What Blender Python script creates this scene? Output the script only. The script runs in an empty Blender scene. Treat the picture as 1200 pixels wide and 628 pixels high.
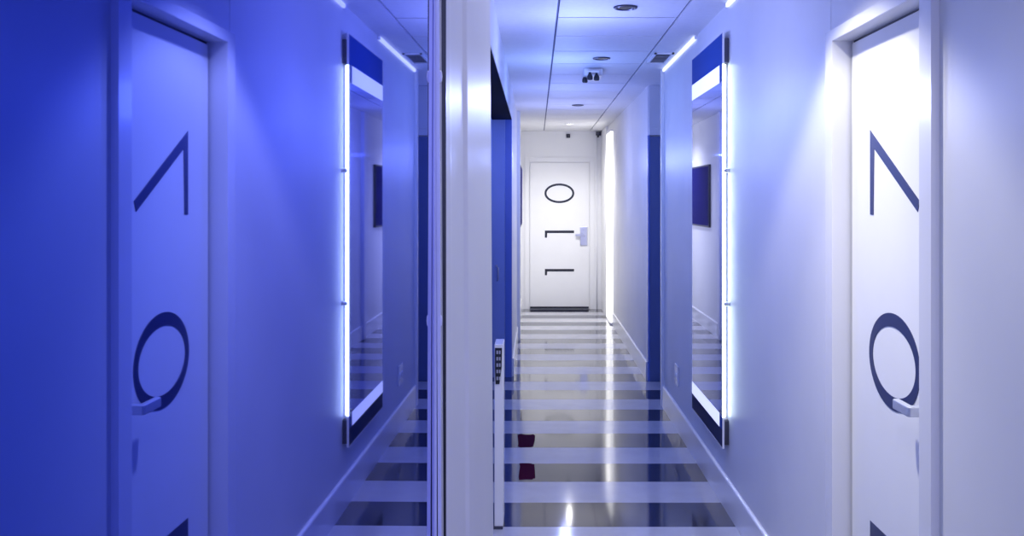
import bpy, bmesh, math
from mathutils import Vector, Matrix

sc = bpy.context.scene
COL = sc.collection
H = 1.55            # eye height
F = 1100.0          # focal length in pixels of the 1200 px wide frame

# ------------------------------------------------------------------ helpers
def tag(o, label, cat=None, group=None, kind=None):
    o['label'] = label
    if cat: o['category'] = cat
    if group: o['group'] = group
    if kind: o['kind'] = kind
    return o

def empty(name, loc, label, cat, group=None, kind=None):
    o = bpy.data.objects.new(name, None)
    COL.objects.link(o)
    o.location = loc
    return tag(o, label, cat, group, kind)

def finish(name, bm, mats, parent=None, smooth=False, bevel=0.0, label=None):
    me = bpy.data.meshes.new(name)
    bmesh.ops.recalc_face_normals(bm, faces=bm.faces[:])
    bm.to_mesh(me); bm.free()
    if not isinstance(mats, (list, tuple)): mats = [mats]
    for m in mats: me.materials.append(m)
    o = bpy.data.objects.new(name, me)
    COL.objects.link(o)
    if parent is not None:
        o.parent = parent
        o.matrix_parent_inverse = Matrix.Translation(-Vector(parent.location))
    if smooth:
        for p in me.polygons: p.use_smooth = True
    if bevel:
        b = o.modifiers.new('bevel', 'BEVEL'); b.width = bevel; b.segments = 2
        b.limit_method = 'ANGLE'; b.angle_limit = math.radians(40)
    if label: o['label'] = label
    return o

def box(bm, x0, x1, y0, y1, z0, z1, mi=0, lean=0.0):
    vs = []
    for z in (z0, z1):
        dx = -lean * (z - H)
        for (x, y) in ((x0, y0), (x1, y0), (x1, y1), (x0, y1)):
            vs.append(bm.verts.new((x + dx, y, z)))
    for f in ((0,3,2,1),(4,5,6,7),(0,1,5,4),(1,2,6,5),(2,3,7,6),(3,0,4,7)):
        fc = bm.faces.new([vs[i] for i in f]); fc.material_index = mi
    return vs

def prism(bm, plan, z0, z1, mi=0, lean=0.0):
    """plan: list of (x, y); vertical prism"""
    lo = [bm.verts.new((x - lean*(z0-H), y, z0)) for x, y in plan]
    hi = [bm.verts.new((x - lean*(z1-H), y, z1)) for x, y in plan]
    n = len(plan)
    fs = [bm.faces.new(list(reversed(lo))), bm.faces.new(hi)]
    for i in range(n):
        fs.append(bm.faces.new((lo[i], lo[(i+1)%n], hi[(i+1)%n], hi[i])))
    for f in fs: f.material_index = mi

def extr(bm, pts, axis, a0, a1, mi=0):
    """closed outline extruded along an axis. axis 'x': pts are (y,z); 'y': pts are (x,z)"""
    def P(p, a):
        return (a, p[0], p[1]) if axis == 'x' else (p[0], a, p[1])
    A = [bm.verts.new(P(p, a0)) for p in pts]
    B = [bm.verts.new(P(p, a1)) for p in pts]
    n = len(pts)
    fs = [bm.faces.new(A), bm.faces.new(list(reversed(B)))]
    for i in range(n):
        fs.append(bm.faces.new((A[i], B[i], B[(i+1)%n], A[(i+1)%n])))
    for f in fs: f.material_index = mi

def ring(bm, axis, c, ro, ri, a0, a1, off=(0, 0), n=64, power=2.0):
    """elliptic ring in a plane; ro/ri = (r1, r2)"""
    def pt(r, t, a, o=(0, 0)):
        ct, st = math.cos(t), math.sin(t)
        u = c[0] + o[0] + r[0]*math.copysign(abs(ct)**(2/power), ct)
        v = c[1] + o[1] + r[1]*math.copysign(abs(st)**(2/power), st)
        return (a, u, v) if axis == 'x' else (u, a, v)
    L = []
    for (r, a, o) in ((ro, a0, (0,0)), (ri, a0, off), (ri, a1, off), (ro, a1, (0,0))):
        L.append([bm.verts.new(pt(r, 2*math.pi*i/n, a, o)) for i in range(n)])
    for k in range(4):
        A, B = L[k], L[(k+1) % 4]
        for i in range(n):
            bm.faces.new((A[i], A[(i+1)%n], B[(i+1)%n], B[i]))

def lathe(bm, c, prof, axis='z', n=32, mi=0):
    """prof list of (r, h) revolved about an axis through c"""
    rows = []
    for r, h in prof:
        row = []
        for i in range(n):
            t = 2*math.pi*i/n
            a, b = r*math.cos(t), r*math.sin(t)
            if axis == 'z': p = (c[0]+a, c[1]+b, c[2]+h)
            elif axis == 'x': p = (c[0]+h, c[1]+a, c[2]+b)
            else: p = (c[0]+a, c[1]+h, c[2]+b)
            row.append(bm.verts.new(p))
        rows.append(row)
    for k in range(len(rows)-1):
        A, B = rows[k], rows[k+1]
        for i in range(n):
            f = bm.faces.new((A[i], A[(i+1)%n], B[(i+1)%n], B[i])); f.material_index = mi
    for row in (rows[0], rows[-1]):
        f = bm.faces.new(row); f.material_index = mi

def tube(bm, pts, r, n=10):
    pts = [Vector(p) for p in pts]
    rows = []
    for i, p in enumerate(pts):
        d = (pts[min(i+1, len(pts)-1)] - pts[max(i-1, 0)]).normalized()
        up = Vector((0, 0, 1)) if abs(d.z) < .9 else Vector((0, 1, 0))
        a = d.cross(up).normalized(); b = d.cross(a)
        rows.append([bm.verts.new(p + a*r*math.cos(2*math.pi*k/n) + b*r*math.sin(2*math.pi*k/n)) for k in range(n)])
    for k in range(len(rows)-1):
        for i in range(n):
            bm.faces.new((rows[k][i], rows[k][(i+1)%n], rows[k+1][(i+1)%n], rows[k+1][i]))
    bm.faces.new(rows[0]); bm.faces.new(rows[-1])

# ------------------------------------------------------------------ materials
def mat(name, color, rough=.5, metal=0.0, spec=.5, coat=0.0, emit=None, emit_s=0.0, noise=0.0, nscale=6.0, bump=0.0, bscale=40.0, tint=None):
    m = bpy.data.materials.new(name); m.use_nodes = True
    nt = m.node_tree; p = nt.nodes['Principled BSDF']
    p.inputs['Base Color'].default_value = (*color, 1)
    p.inputs['Roughness'].default_value = rough
    p.inputs['Metallic'].default_value = metal
    p.inputs['Specular IOR Level'].default_value = spec
    p.inputs['Coat Weight'].default_value = coat
    p.inputs['Coat Roughness'].default_value = .08
    if tint: p.inputs['Specular Tint'].default_value = (*tint, 1)
    if emit:
        p.inputs['Emission Color'].default_value = (*emit, 1)
        p.inputs['Emission Strength'].default_value = emit_s
    tc = nt.nodes.new('ShaderNodeTexCoord')
    if noise:
        nz = nt.nodes.new('ShaderNodeTexNoise'); nz.inputs['Scale'].default_value = nscale
        nz.inputs['Detail'].default_value = 5
        nt.links.new(tc.outputs['Object'], nz.inputs['Vector'])
        mx = nt.nodes.new('ShaderNodeMixRGB'); mx.blend_type = 'MULTIPLY'
        mx.inputs['Color1'].default_value = (*color, 1)
        rp = nt.nodes.new('ShaderNodeValToRGB')
        rp.color_ramp.elements[0].position = .3; rp.color_ramp.elements[1].position = .7
        v = 1 - noise
        rp.color_ramp.elements[0].color = (v, v, v, 1); rp.color_ramp.elements[1].color = (1, 1, 1, 1)
        nt.links.new(nz.outputs['Fac'], rp.inputs['Fac'])
        mx.inputs['Fac'].default_value = 1
        nt.links.new(rp.outputs['Color'], mx.inputs['Color2'])
        nt.links.new(mx.outputs['Color'], p.inputs['Base Color'])
    if bump:
        nb = nt.nodes.new('ShaderNodeTexNoise'); nb.inputs['Scale'].default_value = bscale
        nb.inputs['Detail'].default_value = 3
        nt.links.new(tc.outputs['Object'], nb.inputs['Vector'])
        bp = nt.nodes.new('ShaderNodeBump'); bp.inputs['Strength'].default_value = bump
        bp.inputs['Distance'].default_value = .01
        nt.links.new(nb.outputs['Fac'], bp.inputs['Height'])
        nt.links.new(bp.outputs['Normal'], p.inputs['Normal'])
    return m

WALL = mat('satin_white_wall', (.74, .74, .76), rough=.40, spec=.4, noise=.04, nscale=3, bump=.04, bscale=9)
CEIL = mat('ceiling_tile_white', (.76, .76, .78), rough=.6, noise=.05, nscale=30)
SEAM = mat('ceiling_seam', (.10, .11, .2), rough=.7)
DOORW = mat('door_white', (.82, .82, .82), rough=.6, spec=.25, noise=.02)
TRIM = mat('gloss_white_trim', (.80, .80, .82), rough=.22, spec=.6)
BASE = mat('gloss_white_baseboard', (.80, .80, .82), rough=.14, spec=.8)
PILAS = mat('pilaster_white', (.76, .76, .76), rough=.38, spec=.3, noise=.03)
NAVY = mat('navy_vinyl', (.030, .040, .115), rough=.35)
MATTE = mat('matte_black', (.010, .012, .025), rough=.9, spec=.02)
MIRB = mat('dark_navy_glass', (.010, .018, .075), rough=.5, spec=.05)
BLACK = mat('black_vinyl', (.012, .014, .022), rough=.35)
STEEL = mat('brushed_steel', (.62, .62, .66), rough=.28, metal=1.0)
SATIN = mat('satin_steel', (.62, .64, .70), rough=.45, metal=.7)
DSTEEL = mat('dark_steel', (.10, .10, .13), rough=.35, metal=.8)
BLUEP = mat('blue_lacquer', (.27, .35, .66), rough=.25, spec=.5)
BLUED = mat('deep_blue_lacquer', (.10, .18, .55), rough=.25, spec=.5)
SLATE = mat('slate_blue_paint', (.10, .15, .33), rough=.4)
TILE_D = mat('dark_floor_tile', (.026, .028, .055), rough=.07, spec=.75, coat=.22, noise=.3, nscale=7)
TILE_L = mat('pale_floor_tile', (.50, .50, .54), rough=.11, spec=.5, noise=.08, nscale=7)
RED = mat('dark_red', (.06, .004, .022), rough=.8, spec=.02)
BMIR = mat('blue_mirror_glass', (.035, .085, .68), rough=.015, metal=1.0)
MIR = mat('clear_mirror_glass', (.34, .42, .92), rough=.02, metal=1.0)
MIRD = mat('navy_glass', (.012, .06, .30), rough=.5, spec=.04)
GLOW = mat('frosted_light', (.8, .8, .9), rough=.5, emit=(.72, .78, 1.0), emit_s=.8)
LEDW = mat('led_strip_white', (.8, .8, .8), rough=.5, emit=(.84, 1.0, .92), emit_s=6.0)
LEDC = mat('led_ceiling_strip', (.8, .8, .8), rough=.5, emit=(.82, .90, 1.0), emit_s=1.0)
LEDE = mat('glass_edge_glow', (.8, .8, .8), rough=.4, emit=(.82, 1.0, .90), emit_s=6.0)
LEDV = mat('corner_light', (.8, .8, .8), rough=.5, emit=(1.0, .99, .97), emit_s=1.3)
LAMP = mat('lamp_lit', (.9, .9, .9), rough=.5, emit=(1.0, .98, .92), emit_s=7)
PLASW = mat('white_plastic', (.8, .8, .82), rough=.3)
SCREEN = mat('navy_screen', (.012, .012, .11), rough=.7, spec=.03)

# ------------------------------------------------------------------ dimensions
XW = .965           # wall face on the door-107 side
XL = -.21           # far face on the other side
YE = 13.4           # end wall
ZC = 2.54           # ceiling
YB = -2.0           # wall behind the viewer
XN = -.085          # wall carrying the blue mirror

# ------------------------------------------------------------------ floor (stripes of tiles)
bm = bmesh.new()
P = .3575; y = 4.46 - P*19; k = -19
while y < YE + .1:
    y0, y1 = max(y, YB), min(y + P, YE + .1)
    if y1 > y0:
        mi = 0 if k % 2 == 0 else 1
        g = .0006
        x = -.6
        # tiles across the corridor, tight joints
        box(bm, -.6, 1.3, y0 + g, y1 - g, -.05, 0, mi)
    y += P; k += 1
box(bm, -.6, 1.3, YB, YE + .1, -.08, -.002, 0)
tag(finish('floor', bm, [TILE_D, TILE_L]), 'glossy floor striped across in dark and pale tiles', 'floor', kind='structure')

# ------------------------------------------------------------------ ceiling with tile grid
bm = bmesh.new()
box(bm, -.6, 1.3, YB, YE + .1, ZC + .012, ZC + .08, 1)
gx0, gx1, gg = .117, .765, .010
box(bm, -.6, gx0 - .008, YB, YE + .1, ZC, ZC + .02, 0)
box(bm, gx1 + gg, 1.3, YB, YE + .1, ZC, ZC + .02, 0)
PT = .571; y = 5.08 - PT*13
while y < YE:
    y0, y1 = max(y, YB), min(y + PT, YE + .1)
    if y1 > y0 + .02:
        box(bm, gx0 + .004, gx1 - .003, y0 + gg, y1 - gg, ZC, ZC + .02, 0)
    y += PT
tag(finish('ceiling', bm, [CEIL, SEAM]), 'white ceiling of tiles in one row with dark joints', 'ceiling', kind='structure')

# ------------------------------------------------------------------ walls
DY0, DY1, DZ = 2.315, 2.996, 2.06      # door 107 opening
RY0, RY1 = 7.10, 8.09                  # recess further on
bm = bmesh.new()
T = XW + .3
box(bm, XW, T, YB, DY0, 0, ZC + .01)
box(bm, XW, T, DY0, DY1, DZ, ZC + .01)
box(bm, XW, T, DY1, 3.066, 0, ZC + .01)
box(bm, XW, T, 3.072, RY0, 0, ZC + .01)
box(bm, XW + .0015, T, 3.066, 3.072, 0, ZC + .01)          # shadow joint beside the door
box(bm, XW, T, RY1, YE + .1, 0, ZC + .01)
box(bm, T, T + .06, YB, YE + .1, 0, ZC + .01)
tag(finish('wall_right', bm, WALL), 'long white wall with door 107 and the tall mirror', 'wall', kind='structure')

bm = bmesh.new()
LY1, LZ = 8.25, 2.27
box(bm, -.5, XL, LY1, YE + .1, 0, ZC + .01)
box(bm, -.5, XL, 1.02, LY1, LZ, ZC + .01)
box(bm, -.5, -.40, 1.02, LY1, 0, LZ)
box(bm, -.5, XN, YB, .48, 0, ZC + .01)
tag(finish('wall_left', bm, WALL), 'white wall with long doorway recess under a low header', 'wall', kind='structure')

bm = bmesh.new()
box(bm, -.6, 1.3, YE, YE + .12, 0, ZC + .01)
tag(finish('wall_end', bm, DOORW), 'white wall closing the far end around door 110', 'wall', kind='structure')
bm = bmesh.new()
box(bm, -.6, 1.3, YB - .1, YB, 0, ZC + .01)
tag(finish('wall_back', bm, WALL), 'white wall behind the viewer', 'wall', kind='structure')

# ------------------------------------------------------------------ baseboards
def baseboard(name, segs, side, label):
    bm = bmesh.new()
    for (y0, y1, xw) in segs:
        s = -1 if side == 'right' else 1
        pts = [(xw, 0), (xw + s*.016, 0), (xw + s*.016, .146)] + [(xw + s*(.004 + .012*math.cos(a)), .148 + .012*math.sin(a)) for a in [i*math.pi/16 for i in range(1, 9)]] + [(xw, .160)]
        extr(bm, pts, 'y', y0, y1)
    return tag(finish(name, bm, BASE), label, 'baseboard', kind='structure')
baseboard('baseboard_right', [(YB, DY0 - .075, XW), (3.07, RY0 - .03, XW), (RY1, YE, XW)], 'right',
          'glossy white baseboard below the tall mirror and door 107 wall')
baseboard('baseboard_left', [(LY1 + .02, YE, XL)], 'left', 'white baseboard on the wall near the far end under the dark panel')

# ------------------------------------------------------------------ pilaster beside the blue mirror
bm = bmesh.new()
plan = [(-.40, .492), (-.0478, .492), (-.0472, .496), (-.0468, .515), (-.0475, .530), (-.0470, .610), (-.0452, .618),
        (-.0482, .632), (-.0465, .645), (-.0458, .80), (-.0462, .93), (-.0475, .95), (-.047, .99), (-.052, 1.02), (-.40, 1.02)]
prism(bm, plan, 0, ZC + .005, lean=.006)
tag(finish('trim_1', bm, PILAS), 'white moulded pilaster between blue mirror and the doorway recess', 'pilaster', kind='structure')

# white corner guard at the recess, and bright pilaster at the far end
bm = bmesh.new()
box(bm, XW - .022, XW + .02, RY0 - .03, RY0 + .012, 0, ZC)
tag(finish('trim_2', bm, TRIM, bevel=.003), 'white corner strip at the recess beyond the tall mirror', 'trim', kind='structure')
bm = bmesh.new()
box(bm, XW - .03, XW + .02, 12.5, YE, 0, ZC)
tag(finish('trim_3', bm, DOORW, bevel=.004), 'bright white pilaster at the corner beside door 110', 'pilaster', kind='structure')
bm = bmesh.new()
box(bm, XL - .02, -.174, 10.4, 10.52, 0, ZC)
tag(finish('trim_4', bm, DOORW, bevel=.004), 'narrow white post on the wall just before the dark panel', 'pilaster', kind='structure')

# ------------------------------------------------------------------ door 107
d = empty('door_1', (1.0, 2.65, 0), 'white recessed door numbered 107 sideways in navy', 'door', kind='structure')
XC = .945; CW = .07
bm = bmesh.new()
box(bm, XC, XW + .004, DY1, DY1 + CW, 0, DZ + .036)
box(bm, XC, XW + .004, DY0 - CW, DY0, 0, DZ + .036)
box(bm, XC, XW + .004, DY0, DY1, DZ, DZ + .036)
finish('door_frame', bm, TRIM, d)
bm = bmesh.new()
box(bm, XC + .003, 1.06, DY1 - .001, DY1 + .0, 0, DZ)        # jamb linings
box(bm, XC + .003, 1.06, DY0, DY0 + .001, 0, DZ)
box(bm, XC + .003, 1.06, DY0 + .001, DY1 - .001, DZ - .001, DZ)
finish('jamb_lining', bm, TRIM, d)
XD = 1.004
bm = bmesh.new()
box(bm, XD, XD + .04, DY0 + .003, DY1 - .014, .006, DZ - .011)
leaf = finish('door_leaf', bm, DOORW, d, bevel=.002)
bm = bmesh.new()
box(bm, XD + .010, XD + .012, DY1 - .013, DY1 - .001, 0, DZ - .001)
box(bm, XD + .010, XD + .012, DY0 + .001, DY1 - .013, DZ - .010, DZ - .001)
finish('door_stop', bm, BLACK, d)
# numbers: lying on their side, read upward
n0, n1 = XD - .0015, XD + .001
bm = bmesh.new()   # 7
top = (2.817, 1.761)
extr(bm, [(2.817, 1.761), (2.453, 1.548), (2.466, 1.520), (2.783, 1.704), (2.789, 1.508), (2.817, 1.508)], 'x', n0, n1)
finish('number_seven', bm, NAVY, d)
bm = bmesh.new()   # 0
ring(bm, 'x', (2.637, 1.097), (.187, .136), (.158, .098), n0, n1)
finish('number_zero', bm, NAVY, d)
bm = bmesh.new()   # 1
extr(bm, [(2.817, .590), (2.453, .590), (2.453, .545), (2.775, .545), (2.790, .47), (2.817, .47)], 'x', n0, n1)
finish('number_one', bm, NAVY, d)
# lever handle
bm = bmesh.new()
yh, zh = 2.405, 1.010
lathe(bm, (XD, yh, zh), [(.026, .0), (.026, -.006), (.024, -.009)], 'x')
hd = finish('door_handle', bm, STEEL, d, label='steel lever handle')
bm = bmesh.new()
extr(bm, [(XD - .004, yh - .012), (XD - .050, yh - .012), (XD - .056, yh - .006), (XD - .056, yh + .090), (XD - .051, yh + .096),
          (XD - .036, yh + .096), (XD - .036, yh + .014), (XD - .004, yh + .014)], 'y', zh - .013, zh + .013)
for v in bm.verts: v.co = (v.co.x, v.co.z, v.co.y)
finish('lever', bm, SATIN, hd, bevel=.003)

# ------------------------------------------------------------------ door 110 at the far end
S = F / YE
d = empty('door_2', (.33, YE, 0), 'white end door numbered 110 sideways in black', 'door', kind='structure')
x0, x1 = (621-628)/S, (690.5-628)/S
dt = 2.09
bm = bmesh.new()
box(bm, x0, x1, YE - .018, YE + .01, .012, dt)
finish('door_leaf', bm, DOORW, d, bevel=.003)
bm = bmesh.new()
box(bm, x0 - .075, x0 - .008, YE - .012, YE + .01, 0, dt + .08)
box(bm, x1 + .008, x1 + .075, YE - .012, YE + .01, 0, dt + .08)
box(bm, x0 - .008, x1 + .008, YE - .012, YE + .01, dt + .008, dt + .08)
finish('door_frame', bm, DOORW, d, bevel=.003)
bm = bmesh.new()
box(bm, x0 + .005, x1 - .01, YE - .024, YE - .017, .012, .040)
finish('bottom_seal', bm, BLACK, d)
yn0, yn1 = YE - .0195, YE - .017
bm = bmesh.new(); ring(bm, 'y', (.335, 1.654), (.213, .140), (.183, .110), yn0, yn1); finish('number_zero', bm, BLACK, d)
for (zt, zf) in ((1.123, 1.02), (.575, .485)):
    bm = bmesh.new()
    extr(bm, [(.128, zt), (.545, zt), (.545, zt - .036), (.162, zt - .036), (.158, zf), (.128, zf)], 'y', yn0, yn1)
    finish('number_one', bm, BLACK, d)
bm = bmesh.new()
box(bm, .63, .735, YE - .030, YE - .017, .905, 1.18)
lk = finish('lock_plate', bm, STEEL, d, bevel=.006, label='steel card lock plate')
bm = bmesh.new()
lathe(bm, (.682, YE - .03, 1.06), [(.022, 0), (.022, -.02), (.018, -.03)], 'y', n=20)
box(bm, .56, .69, YE - .062, YE - .046, 1.045, 1.072)
lathe(bm, (.682, YE - .03, 1.14), [(.014, 0), (.012, -.004)], 'y', n=20)
finish('lever', bm, STEEL, lk)

# ------------------------------------------------------------------ recess beyond the mirror
d = empty('door_3', (1.1, RY1, 0), 'slate blue door leaf in the recess beyond the tall mirror', 'door', kind='structure')
bm = bmesh.new()
box(bm, XW + .012, T, RY1 - .045, RY1, 0, 2.10)
finish('door_leaf', bm, SLATE, d, bevel=.003)
bm = bmesh.new()
box(bm, XW + .006, T, RY1 - .05, RY1, 2.11, 2.17)
box(bm, XW + .006, T, RY1 - .03, RY1, 2.17, ZC)
finish('transom_panel', bm, WALL, d, bevel=.003)
bm = bmesh.new()
box(bm, XW - .004, XW + .012, RY1 - .05, RY1 + .001, 0, 2.11)
finish('door_frame', bm, BLUED, d)

# ------------------------------------------------------------------ blue doorway return
d = empty('door_4', (-.3, LY1, 0), 'blue lacquered door set back under the low header', 'door', kind='structure')
bm = bmesh.new()
box(bm, -.40, -.272, LY1 - .03, LY1, 0, LZ)
finish('door_leaf', bm, BLUEP, d, bevel=.003)
bm = bmesh.new()
box(bm, -.270, XL - .002, LY1 - .018, LY1, 0, LZ)
finish('door_frame', bm, BLUED, d, bevel=.002)
bm = bmesh.new()
tube(bm, [(-.345, LY1 - .03, .98), (-.345, LY1 - .06, .98), (-.330, LY1 - .07, .965), (-.330, LY1 - .07, .87), (-.335, LY1 - .06, .855), (-.335, LY1 - .03, .855)], .008)
finish('door_handle', bm, STEEL, d, smooth=True, label='small bent steel pull')
d = empty('door_5', (-.39, 4.5, 0), 'long blue sliding door panels inside the doorway recess', 'door', kind='structure')
for i in range(4):
    ya = 1.03 + i*1.79
    bm = bmesh.new()
    box(bm, -.40, -.375 - .008*(i % 2), ya, ya + 1.785, .01, LZ - .01)
    finish('door_panel', bm, BLUEP, d, bevel=.003)
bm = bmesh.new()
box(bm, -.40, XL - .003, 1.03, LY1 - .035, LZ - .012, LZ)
finish('soffit_shade', bm, MATTE, d, label='dark sheet standing in for shade under the header')  # matte black slab added to paint the shade below the header

# ------------------------------------------------------------------ blue mirror at the viewer's shoulder
def bmx(y): return -.057 + .0114*y
b = empty('blue_mirror', (-.06, .2, 0), 'tall blue tinted mirror beside the white pilaster reflecting the corridor', 'mirror')
bm = bmesh.new()
ye = .477
prism(bm, [(bmx(-.6), -.6), (bmx(ye), ye), (bmx(ye) - .006, ye), (bmx(-.6) - .006, -.6)], .02, 2.50)
finish('glass', bm, BMIR, b)
bm = bmesh.new()
prism(bm, [(bmx(-.6) - .0065, -.6), (bmx(ye) - .0065, ye), (bmx(ye) - .0065, ye + .008), (XN + .002, ye + .008), (XN + .002, -.6)], .01, 2.51)
finish('backing_board', bm, TRIM, b)
bm = bmesh.new()
box(bm, bmx(ye) - .004, bmx(ye) + .0012, ye, ye + .010, .01, 2.51)
finish('edge_profile', bm, TRIM, b)
bm = bmesh.new()
box(bm, bmx(ye) + .0012, bmx(ye) + .0030, ye - .001, ye + .010, .01, 2.51, lean=.004)
finish('chrome_bead', bm, TRIM, b, label='thin bright white bead along the edge')
for zz in (1.613, 1.489):
    bm = bmesh.new()
    lathe(bm, (bmx(ye) + .0030, ye, zz), [(.0004, -.003), (.0009, -.0022), (.0011, 0), (.0009, .0022), (.0004, .003)], 'z', n=16)
    finish('hinge_pin', bm, TRIM, b, smooth=True)

bm = bmesh.new()
box(bm, -.075, bmx(ye) + .0048, ye + .0105, ye + .0130, .01, 2.51)
finish('gap_shade', bm, BLACK, b)  # black strip added to darken the gap beside the pilaster

# ------------------------------------------------------------------ tall illuminated mirror
XM = .930; MY0, MY1, MZ0, MZ1 = 4.68, 5.59, .318, 2.385
m_ = empty('wall_mirror', (XM, (MY0+MY1)/2, MZ0), 'tall backlit wall mirror with glowing bands near top and bottom', 'mirror')
BZ = (.405, .475, 2.145, 2.235)
bm = bmesh.new()
box(bm, XM, XM + .008, MY0, MY1, BZ[1], BZ[2])
finish('glass', bm, MIR, m_)
for (za, zb, bmt) in ((MZ0, BZ[0], MIRB), (BZ[3], MZ1, MIRD)):
    bm = bmesh.new(); box(bm, XM, XM + .008, MY0, MY1, za, zb)
    finish('border', bm, bmt, m_, label='navy glass border')
for (za, zb) in ((BZ[0], BZ[1]), (BZ[2], BZ[3])):
    bm = bmesh.new(); box(bm, XM - .0005, XM + .008, MY0 + .075, MY1, za, zb)
    finish('light_band', bm, GLOW, m_, label='glowing frosted light band')
    bm = bmesh.new(); box(bm, XM, XM + .008, MY0, MY0 + .075, za, zb)
    finish('border', bm, MIRD, m_, label='navy glass border')
bm = bmesh.new()
box(bm, XM - .001, XM + .010, MY0 - .006, MY0, .47, 2.23)
finish('edge_light', bm, LEDE, m_, label='glowing pale edge of the glass')
bm = bmesh.new()
box(bm, XM - .001, XM + .009, MY0 - .004, MY0, MZ0 - .004, .47)
box(bm, XM - .001, XM + .009, MY0 - .004, MY0, 2.23, MZ1 + .004)
box(bm, XM - .001, XM + .009, MY1, MY1 + .004, MZ0 - .004, MZ1 + .004)
for za in (MZ0 - .004, MZ1):
    box(bm, XM - .001, XM + .009, MY0, MY1, za, za + .004)
finish('edge_trim', bm, TRIM, m_)
for ya in (MY0 + .012, MY1 - .022):
    bm = bmesh.new(); box(bm, XM + .014, XM + .020, ya, ya + .010, .47, 2.23)
    finish('backlight', bm, LEDW, m_, label='white backlight strip behind the glass')
for za in (2.24, MZ0 + .01):
    bm = bmesh.new(); box(bm, XM + .0085, XW + .002, MY0 + .01, MY0 + .05, za, za + .12)
    finish('bracket', bm, DSTEEL, m_, bevel=.002)
for zz in (1.70, 1.035):
    bm = bmesh.new(); lathe(bm, (XM + .022, MY0 - .004, zz), [(.006, -.016), (.011, -.012), (.012, 0), (.011, .012), (.006, .016)], 'x', n=20)
    finish('standoff', bm, STEEL, m_, smooth=True)

# ------------------------------------------------------------------ LED strips in the ceiling corner
for (ya, yb, lab) in ((5.62, 7.05, 'white light strip in the ceiling corner beyond the tall mirror'),
                      (3.6, 4.70, 'white light strip in the ceiling corner between door 107 and the mirror')):
    s = empty('light_strip', (XW - .01, ya, ZC - .02), lab, 'light', 'ceiling corner light strips')
    bm = bmesh.new(); box(bm, XW - .014, XW - .001, ya, yb, ZC - .022, ZC - .001); finish('diffuser', bm, LEDC, s, bevel=.004)
    for yy in (ya - .008, yb):
        bm = bmesh.new(); box(bm, XW - .016, XW - .001, yy, yy + .008, ZC - .024, ZC - .001)
        finish('end_cap', bm, PLASW, s)

s = empty('light_strip', (.945, 12.1, 0), 'tall white glowing light strip in the corner beside door 110', 'light')
bm = bmesh.new(); box(bm, .932, .962, 11.75, 12.45, .02, 2.42); finish('diffuser', bm, LEDV, s, bevel=.006)
for (za, zb) in ((0, .02), (2.42, 2.44)):
    bm = bmesh.new(); box(bm, .930, .962, 11.745, 12.455, za, zb); finish('end_cap', bm, PLASW, s)

# ------------------------------------------------------------------ ceiling fixtures
def downlight(x, y, lit, label):
    t = empty('ceiling_downlight', (x, y, ZC), label, 'ceiling light', 'round ceiling downlights')
    bm = bmesh.new()
    n = 36; rows = []
    for r, h in ((.062, -.001), (.060, -.008), (.048, -.010), (.044, -.003)):
        rows.append([bm.verts.new((x + r*math.cos(2*math.pi*i/n), y + r*math.sin(2*math.pi*i/n), ZC + h)) for i in range(n)])
    for A, B in zip(rows, rows[1:]):
        for i in range(n): bm.faces.new((A[i], A[(i+1)%n], B[(i+1)%n], B[i]))
    finish('trim_ring', bm, PLASW if lit else DSTEEL, t, smooth=True)
    bm = bmesh.new(); lathe(bm, (x, y, ZC), [(.034, -.006), (.02, -.0065), (.012, -.007)], 'z', n=36)
    finish('lens', bm, LAMP if lit else BLACK, t)
downlight(.458, 4.80, False, 'dark round downlight nearest the viewer, between ceiling joints')
downlight(.456, 6.52, False, 'dark round downlight just before the white emergency light')
downlight(.433, 9.72, False, 'small dark round downlight beyond the white emergency light')
downlight(.430, 12.10, True, 'lit white downlight above the end of the corridor')

t = empty('ceiling_vent', (.86, 6.5, ZC), 'dark slotted air vent in the ceiling by the light strip', 'vent')
bm = bmesh.new()
vx0, vx1, vy0, vy1 = .795, .925, 6.28, 6.72
for (a0, a1, b0, b1) in ((vx0, vx1, vy0, vy0 + .018), (vx0, vx1, vy1 - .018, vy1), (vx0, vx0 + .014, vy0, vy1), (vx1 - .014, vx1, vy0, vy1)):
    box(bm, a0, a1, b0, b1, ZC - .010, ZC)
finish('vent_frame', bm, PLASW, t)
bm = bmesh.new(); box(bm, vx0 + .01, vx1 - .01, vy0 + .01, vy1 - .01, ZC - .002, ZC)
finish('vent_backing', bm, DSTEEL, t)
bm = bmesh.new()
for i in range(8):
    yy = vy0 + .04 + i*.05
    extr(bm, [(yy, ZC - .008), (yy + .022, ZC - .003), (yy + .022, ZC - .001), (yy, ZC - .006)], 'x', vx0 + .012, vx1 - .012)
finish('louvre', bm, PLASW, t)

t = empty('emergency_light', (.42, 7.2, ZC), 'white ceiling emergency light with two small dark lamp heads', 'emergency light')
bm = bmesh.new(); box(bm, .36, .50, 7.02, 7.34, ZC - .055, ZC); finish('housing', bm, PLASW, t, bevel=.008)
for (cx, cy) in ((.40, 6.95), (.452, 6.99), (.372, 7.12)):
    bm = bmesh.new()
    lathe(bm, (cx, cy, ZC - .085), [(.008, .055), (.010, .035), (.016, .026), (.021, .012), (.021, -.006), (.016, -.012)], 'z', n=24)
    finish('lamp_head', bm, BLACK, t, smooth=True)
bm = bmesh.new()
box(bm, .385, .467, 6.94, 7.03, ZC - .04, ZC - .028)
finish('bracket', bm, PLASW, t)

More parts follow.
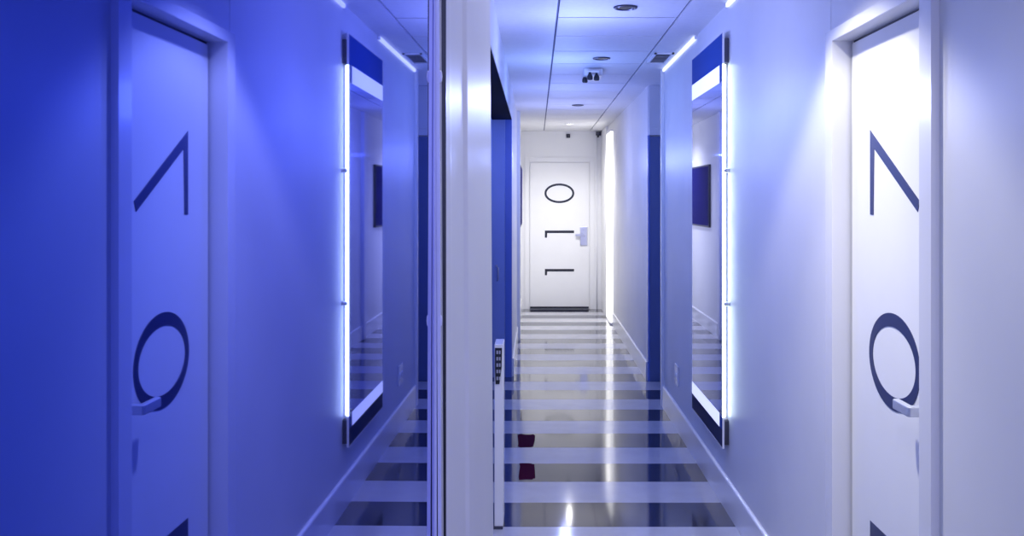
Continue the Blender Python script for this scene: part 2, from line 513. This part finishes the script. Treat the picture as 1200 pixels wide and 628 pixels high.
# ------------------------------------------------------------------ things on the end wall
t = empty('door_sensor', (.463, YE, 2.47), 'small black square sensor on the wall above door 110', 'sensor')
bm = bmesh.new(); box(bm, .435, .488, YE - .03, YE, 2.445, 2.50); finish('case', bm, BLACK, t, bevel=.005)
bm = bmesh.new(); lathe(bm, (.4615, YE - .03, 2.472), [(.014, 0), (.013, -.006), (.006, -.009)], 'y', n=20); finish('lens', bm, DSTEEL, t)
t = empty('wall_camera', (.875, YE, 2.46), 'small black camera in the corner above the cable', 'camera')
bm = bmesh.new(); box(bm, .855, .925, YE - .11, YE - .01, 2.475, 2.525); finish('case', bm, BLACK, t, bevel=.006)
bm = bmesh.new(); box(bm, .87, .90, YE - .02, YE, 2.45, 2.48); finish('mount', bm, BLACK, t)
bm = bmesh.new(); lathe(bm, (.88, YE - .11, 2.50), [(.018, 0), (.018, -.006), (.012, -.008)], 'y', n=20); finish('lens', bm, DSTEEL, t)
bm = bmesh.new(); tube(bm, [(.872, YE - .008, 2.46), (.870, YE - .008, 1.8), (.873, YE - .008, 1.0), (.872, YE - .008, .0)], .007)
tag(finish('cable', bm, PLASW, smooth=True), 'thin pale cable running down the wall beside door 110', 'cable')

# ------------------------------------------------------------------ dark panel near the end (seen in the mirror)
t = empty('wall_screen', (XL, 11.7, 1.6), 'dark navy screen on the wall near the end, seen in the mirror', 'screen')
bm = bmesh.new(); box(bm, XL, XL + .028, 11.10, 12.40, 1.23, 1.98); finish('casing', bm, BLACK, t, bevel=.004)
bm = bmesh.new(); box(bm, XL + .0275, XL + .0295, 11.12, 12.38, 1.25, 1.96); finish('display', bm, SCREEN, t)

# ------------------------------------------------------------------ wall socket
t = empty('wall_socket', (XW, 6.4, .36), 'small white wall socket plate low on the wall past the mirror', 'socket')
bm = bmesh.new(); box(bm, XW - .010, XW, 6.33, 6.47, .29, .43); finish('face_plate', bm, TRIM, t, bevel=.003)
for yy in (6.365, 6.435):
    bm = bmesh.new(); lathe(bm, (XW - .010, yy, .36), [(.022, 0), (.021, -.0025), (.018, -.003)], 'x', n=24); finish('outlet', bm, PLASW, t)

# ------------------------------------------------------------------ low white post with black plate
t = empty('gate_post', (-.17, 4.5, 0), 'low white post with black slotted plate in the doorway recess', 'post')
bm = bmesh.new(); box(bm, -.196, -.154, 4.43, 4.60, .012, .872); finish('post', bm, TRIM, t, bevel=.003)
bm = bmesh.new(); box(bm, -.20, -.156, 4.425, 4.60, 0, .014); finish('foot', bm, DSTEEL, t)
bm = bmesh.new()
extr(bm, [(-.193, .855), (-.160, .855), (-.162, .76), (-.172, .685), (-.190, .685), (-.193, .76)], 'y', 4.424, 4.432)
lp = finish('strike_plate', bm, BLACK, t)
bm = bmesh.new()
for zz in (.835, .805, .775, .745, .712):
    box(bm, -.186, -.178, 4.4225, 4.4245, zz - .008, zz + .008)
    box(bm, -.174, -.167, 4.4225, 4.4245, zz - .008, zz + .008)
finish('slot', bm, STEEL, lp)

# ------------------------------------------------------------------ red marks on the floor
def blot(y0, y1, x0, x1, seed, label):
    bm = bmesh.new(); n = 28; vs = []
    for i in range(n):
        t = 2*math.pi*i/n
        ct, st = math.cos(t), math.sin(t)
        w = 1 + .07*math.sin(3*t + seed) + .05*math.sin(7*t + 2*seed)
        px = (x0+x1)/2 + (x1-x0)/2*math.copysign(abs(ct)**.3, ct)*w
        py = (y0+y1)/2 + (y1-y0)/2*math.copysign(abs(st)**.25, st)*w
        vs.append(bm.verts.new((px, min(max(py, y0), y1), .0008)))
    bm.faces.new(vs)
    r = bmesh.ops.extrude_face_region(bm, geom=bm.faces[:])
    for v in [e for e in r['geom'] if isinstance(e, bmesh.types.BMVert)]: v.co.z = .0001
    tag(finish('red_mark', bm, RED), label, 'floor_mark', 'red marks on the dark tiles')
blot(5.90, 6.23, -.118, -.010, .3, 'dark red mark on a dark tile, farther of the two')
blot(5.21, 5.54, -.098, -.008, 1.7, 'dark red mark on a dark tile, nearer of the two')

# ------------------------------------------------------------------ lights
def light(name, typ, loc, energy, color, size=.1, rot=None, spot=None, blend=.4, size_y=None):
    L = bpy.data.lights.new(name, typ); L.energy = energy; L.color = color
    if typ == 'AREA':
        L.shape = 'RECTANGLE' if size_y else 'DISK'; L.size = size
        if size_y: L.size_y = size_y
    else: L.shadow_soft_size = size
    if typ == 'SPOT': L.spot_size = math.radians(spot); L.spot_blend = blend
    o = bpy.data.objects.new(name, L); COL.objects.link(o); o.location = loc
    if rot: o.rotation_euler = [math.radians(a) for a in rot]
    return o
BL = (.16, .27, 1.0)
LAV = (.50, .52, 1.0)
light('blue_wash', 'AREA', (.6, -1.6, 1.9), 19, (.42, .45, 1.0), size=.9, size_y=.8, rot=(84, 0, 0))  # unseen panel behind the camera, added for blue ambient light
light('near_fill', 'SPOT', (.25, 1.0, ZC - .03), 18, (.95, .95, 1.0), size=0, spot=150, blend=.6)  # no fixture here: white fill added to brighten pilaster and near wall
light('blue_fill', 'POINT', (.30, 3.7, 1.95), 11, (.40, .46, 1.0), size=0)  # bare blue points without fixtures, added to tint the corridor
light('blue_fill', 'POINT', (.25, 5.0, 2.12), 14, (.30, .38, 1.0), size=0)
light('blue_fill', 'POINT', (.22, 6.6, 2.12), 10, (.24, .38, 1.0), size=0)
light('blue_fill', 'POINT', (.22, 8.2, 1.95), 12, (.24, .34, 1.0), size=0)
light('blue_fill', 'POINT', (.30, 9.7, 1.95), 11, (.36, .43, 1.0), size=0)
light('door_downlight', 'SPOT', (.45, 2.75, ZC - .02), 64, (1.0, .98, .95), size=.04, spot=107, blend=.32)
light('door_downlight_core', 'SPOT', (.45, 2.75, ZC - .02), 66, (1.0, .97, .92), size=.04, spot=76, blend=.9)
light('end_downlight', 'SPOT', (.43, 12.1, ZC - .03), 120, (1.0, .98, .94), size=0, spot=150, blend=1.0)

w = bpy.data.worlds.new('World'); sc.world = w; w.use_nodes = True
w.node_tree.nodes['Background'].inputs['Color'].default_value = (.02, .03, .08, 1)
w.node_tree.nodes['Background'].inputs['Strength'].default_value = .5

# ------------------------------------------------------------------ camera
cd = bpy.data.cameras.new('Camera'); cam = bpy.data.objects.new('Camera', cd); COL.objects.link(cam)
cam.location = (0, 0, H); cam.rotation_euler = (math.radians(90), 0, 0)
cd.sensor_fit = 'HORIZONTAL'; cd.sensor_width = 36; cd.lens = 36*F/1200
cd.shift_x = -28/1200; cd.shift_y = -79/1200
cd.clip_start = .005; cd.clip_end = 60
sc.camera = cam
vs = sc.view_settings
vs.view_transform = 'Standard'; vs.look = 'None'; vs.gamma = 1; vs.exposure = .12; vs.use_curve_mapping = False
sc.cycles.max_bounces = 12; sc.cycles.glossy_bounces = 8; sc.cycles.diffuse_bounces = 6
sc.cycles.use_denoising = True
sc.cycles.sample_clamp_indirect = 6
